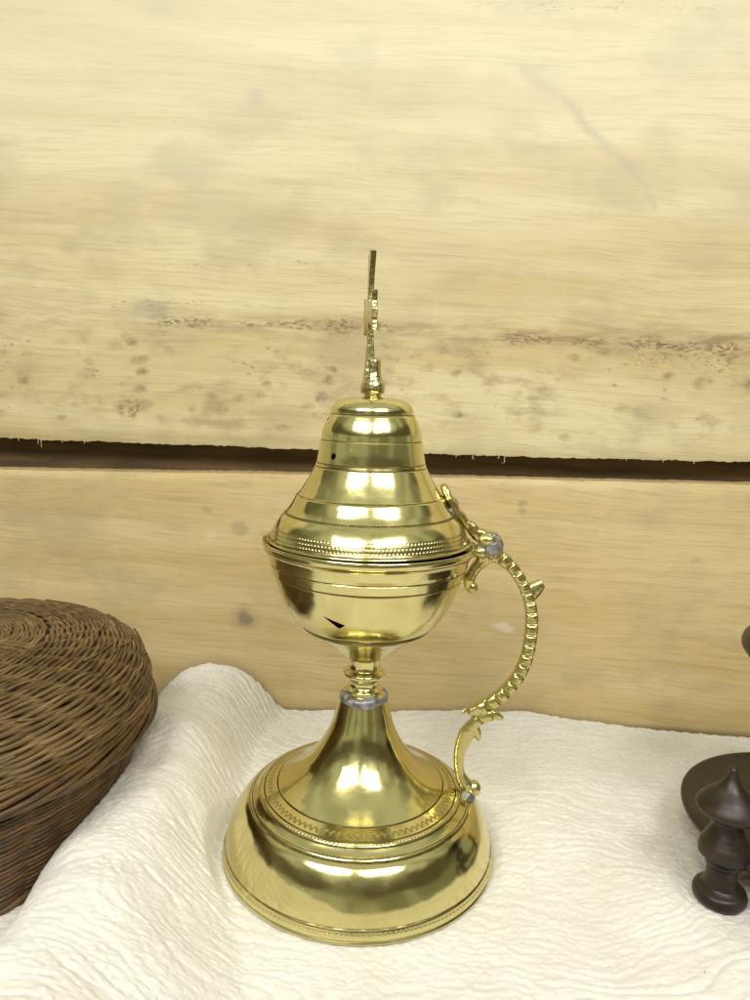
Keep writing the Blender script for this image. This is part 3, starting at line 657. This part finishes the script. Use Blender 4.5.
# ------------------------------------------------------------------ DARK TURNED STAND
stand = empty('turned_wood_stand', (3.54, -.10, .0), 'dark turned wooden stand with round tray, onion finials and small feet', 'wooden stand')
tray = profile([[(0, .25), (.80, .262)], [(.80, .262), (.96, .275), (1.04, .305), (1.055, .335), (1.04, .358), (1.01, .362)], [(1.01, .362), (.95, .352), (.8, .345), (0, .34)]])
link('tray', fixn(mesh('tray', *lathe(tray, 160), sharp=40)), 'dwood', stand)
post = [[(0, .0), (.13, .0)], [(.13, .0), (.165, .012), (.175, .05), (.165, .085), (.135, .105)], [(.135, .105), (.115, .125), (.100, .18), (.10, .25), (.112, .27), (.12, .30)], [(.12, .30), (.165, .345)], [(.165, .345), (.168, .385)],
        [(.168, .385), (.160, .42), (.145, .45), (.120, .50), (.100, .545), (.092, .585), (.105, .608)], [(.105, .608), (.170, .635), (.208, .675), (.200, .715), (.152, .775), (.090, .83), (.048, .885), (.030, .93), (.030, .955), (.018, .972), (0, .975)]]
col = [[(0, .33), (.30, .336)], [(.30, .336), (.31, .38), (.26, .42)], [(.26, .42), (.15, .48), (.11, .60), (.13, .72), (.18, .78)], [(.18, .78), (.20, .82), (.16, .86)], [(.16, .86), (.10, .95), (.09, 1.05), (.14, 1.15), (.25, 1.22)],
       [(.25, 1.22), (.42, 1.32), (.62, 1.46), (.725, 1.57), (.75, 1.63), (.72, 1.69), (.60, 1.73)], [(.60, 1.73), (.3, 1.75), (.1, 1.80), (.05, 1.92), (0, 1.97)]]
link('column', fixn(mesh('column', *lathe(profile(col), 96), sharp=40)), 'dwood', stand)
pm = fixn(mesh('post', *lathe(profile(post), 96), sharp=35)); pm.materials.append(M['dwood'])
fx, fy = 2.53-3.54, -.47+.10; fr = math.hypot(fx, fy); fa = math.atan2(fy, fx)
for k in range(3):
    o = bpy.data.objects.new('post', pm); COL.objects.link(o); o.parent = stand; a = fa+(0, 2*PI/3, 4.1)[k]
    o.location = (fr*math.cos(a)*U, fr*math.sin(a)*U, 0)

# ------------------------------------------------------------------ WORLD (dim room)
w = bpy.data.worlds.new('World'); S.world = w; w.use_nodes = True; t = NT.__new__(NT); t.t = w.node_tree; t.L = w.node_tree.links; t.t.nodes.clear()
tc = t.node('ShaderNodeTexCoord'); v = tc.outputs['Generated']; x, y, z = t.sep(v)
n1 = t.noise(v, 1.9, 2, .5); n2 = t.noise(t.vscale(v, (3., 3., 1.4)), 1, 1, .4)
c = t.mix(t.mapr(z, .38, .60), (.36, .36, .25), (.46, .46, .34))                      # walls -> ceiling
c = t.mix(t.mul(t.mapr(n2, .44, .60), t.mapr(z, .62, .8, .72, .25)), c, (.10, .095, .045))    # dark noise patches added to the room for the brass to reflect
dark_band = t.mul(t.mapr(z, .20, .30), t.mapr(z, .44, .56, 1, 0))  # dark band painted into the world as a reflection for the brass
c = t.mix(t.mul(dark_band, t.mapr(n1, .35, .55, .55, .95)), c, (.075, .060, .030))
c = t.mix(t.mapr(z, .02, -.14), c, (.070, .042, .018))                                 # floor
bg = t.node('ShaderNodeBackground'); t.L.new(c, bg.inputs[0]); bg.inputs[1].default_value = 1.15
o = t.node('ShaderNodeOutputWorld'); t.L.new(bg.outputs[0], o.inputs[0])

# ------------------------------------------------------------------ LAMPS: two ceiling panels above and behind the camera
def area(name, loc, sx, sy, power, target=(0, 0, 1.2)):
    L = bpy.data.lights.new(name, 'AREA'); L.shape = 'RECTANGLE'; L.size = sx*U; L.size_y = sy*U; L.energy = power; L.color = (1, .985, .935)
    o = bpy.data.objects.new(name, L); COL.objects.link(o); o.location = [c*U for c in loc]
    d = Vector(target)*U-o.location; o.rotation_euler = d.to_track_quat('-Z', 'Y').to_euler(); return o
area('ceiling_lamp', (-4.7, -9.2, 11.6), 7.6, 3.3, 4.5)
area('ceiling_lamp', (4.5, -9.2, 11.6), 7.2, 3.3, 4.2)

# ------------------------------------------------------------------ CAMERA
cam = bpy.data.cameras.new('camera'); co = bpy.data.objects.new('camera', cam); COL.objects.link(co)
P = math.radians(8.5); RO = math.radians(1.9)
fw = Vector((0, math.cos(P), -math.sin(P))); r0 = Vector((1, 0, 0)); u0 = r0.cross(fw)
r = r0*math.cos(RO)+u0*math.sin(RO); u = -r0*math.sin(RO)+u0*math.cos(RO)
Mx = Matrix((r, u, -fw)).transposed().to_4x4(); Mx.translation = Vector((.065, -4.86, 3.36))*U; co.matrix_world = Mx
cam.sensor_fit = 'VERTICAL'; cam.sensor_height = 24; cam.lens = 24*.700; cam.clip_start = .005; cam.clip_end = 50
S.camera = co
S.render.engine = 'CYCLES'; S.cycles.max_bounces = 8; S.cycles.glossy_bounces = 6
S.view_settings.view_transform = 'Standard'; S.view_settings.look = 'None'; S.view_settings.exposure = .14; S.view_settings.gamma = 1
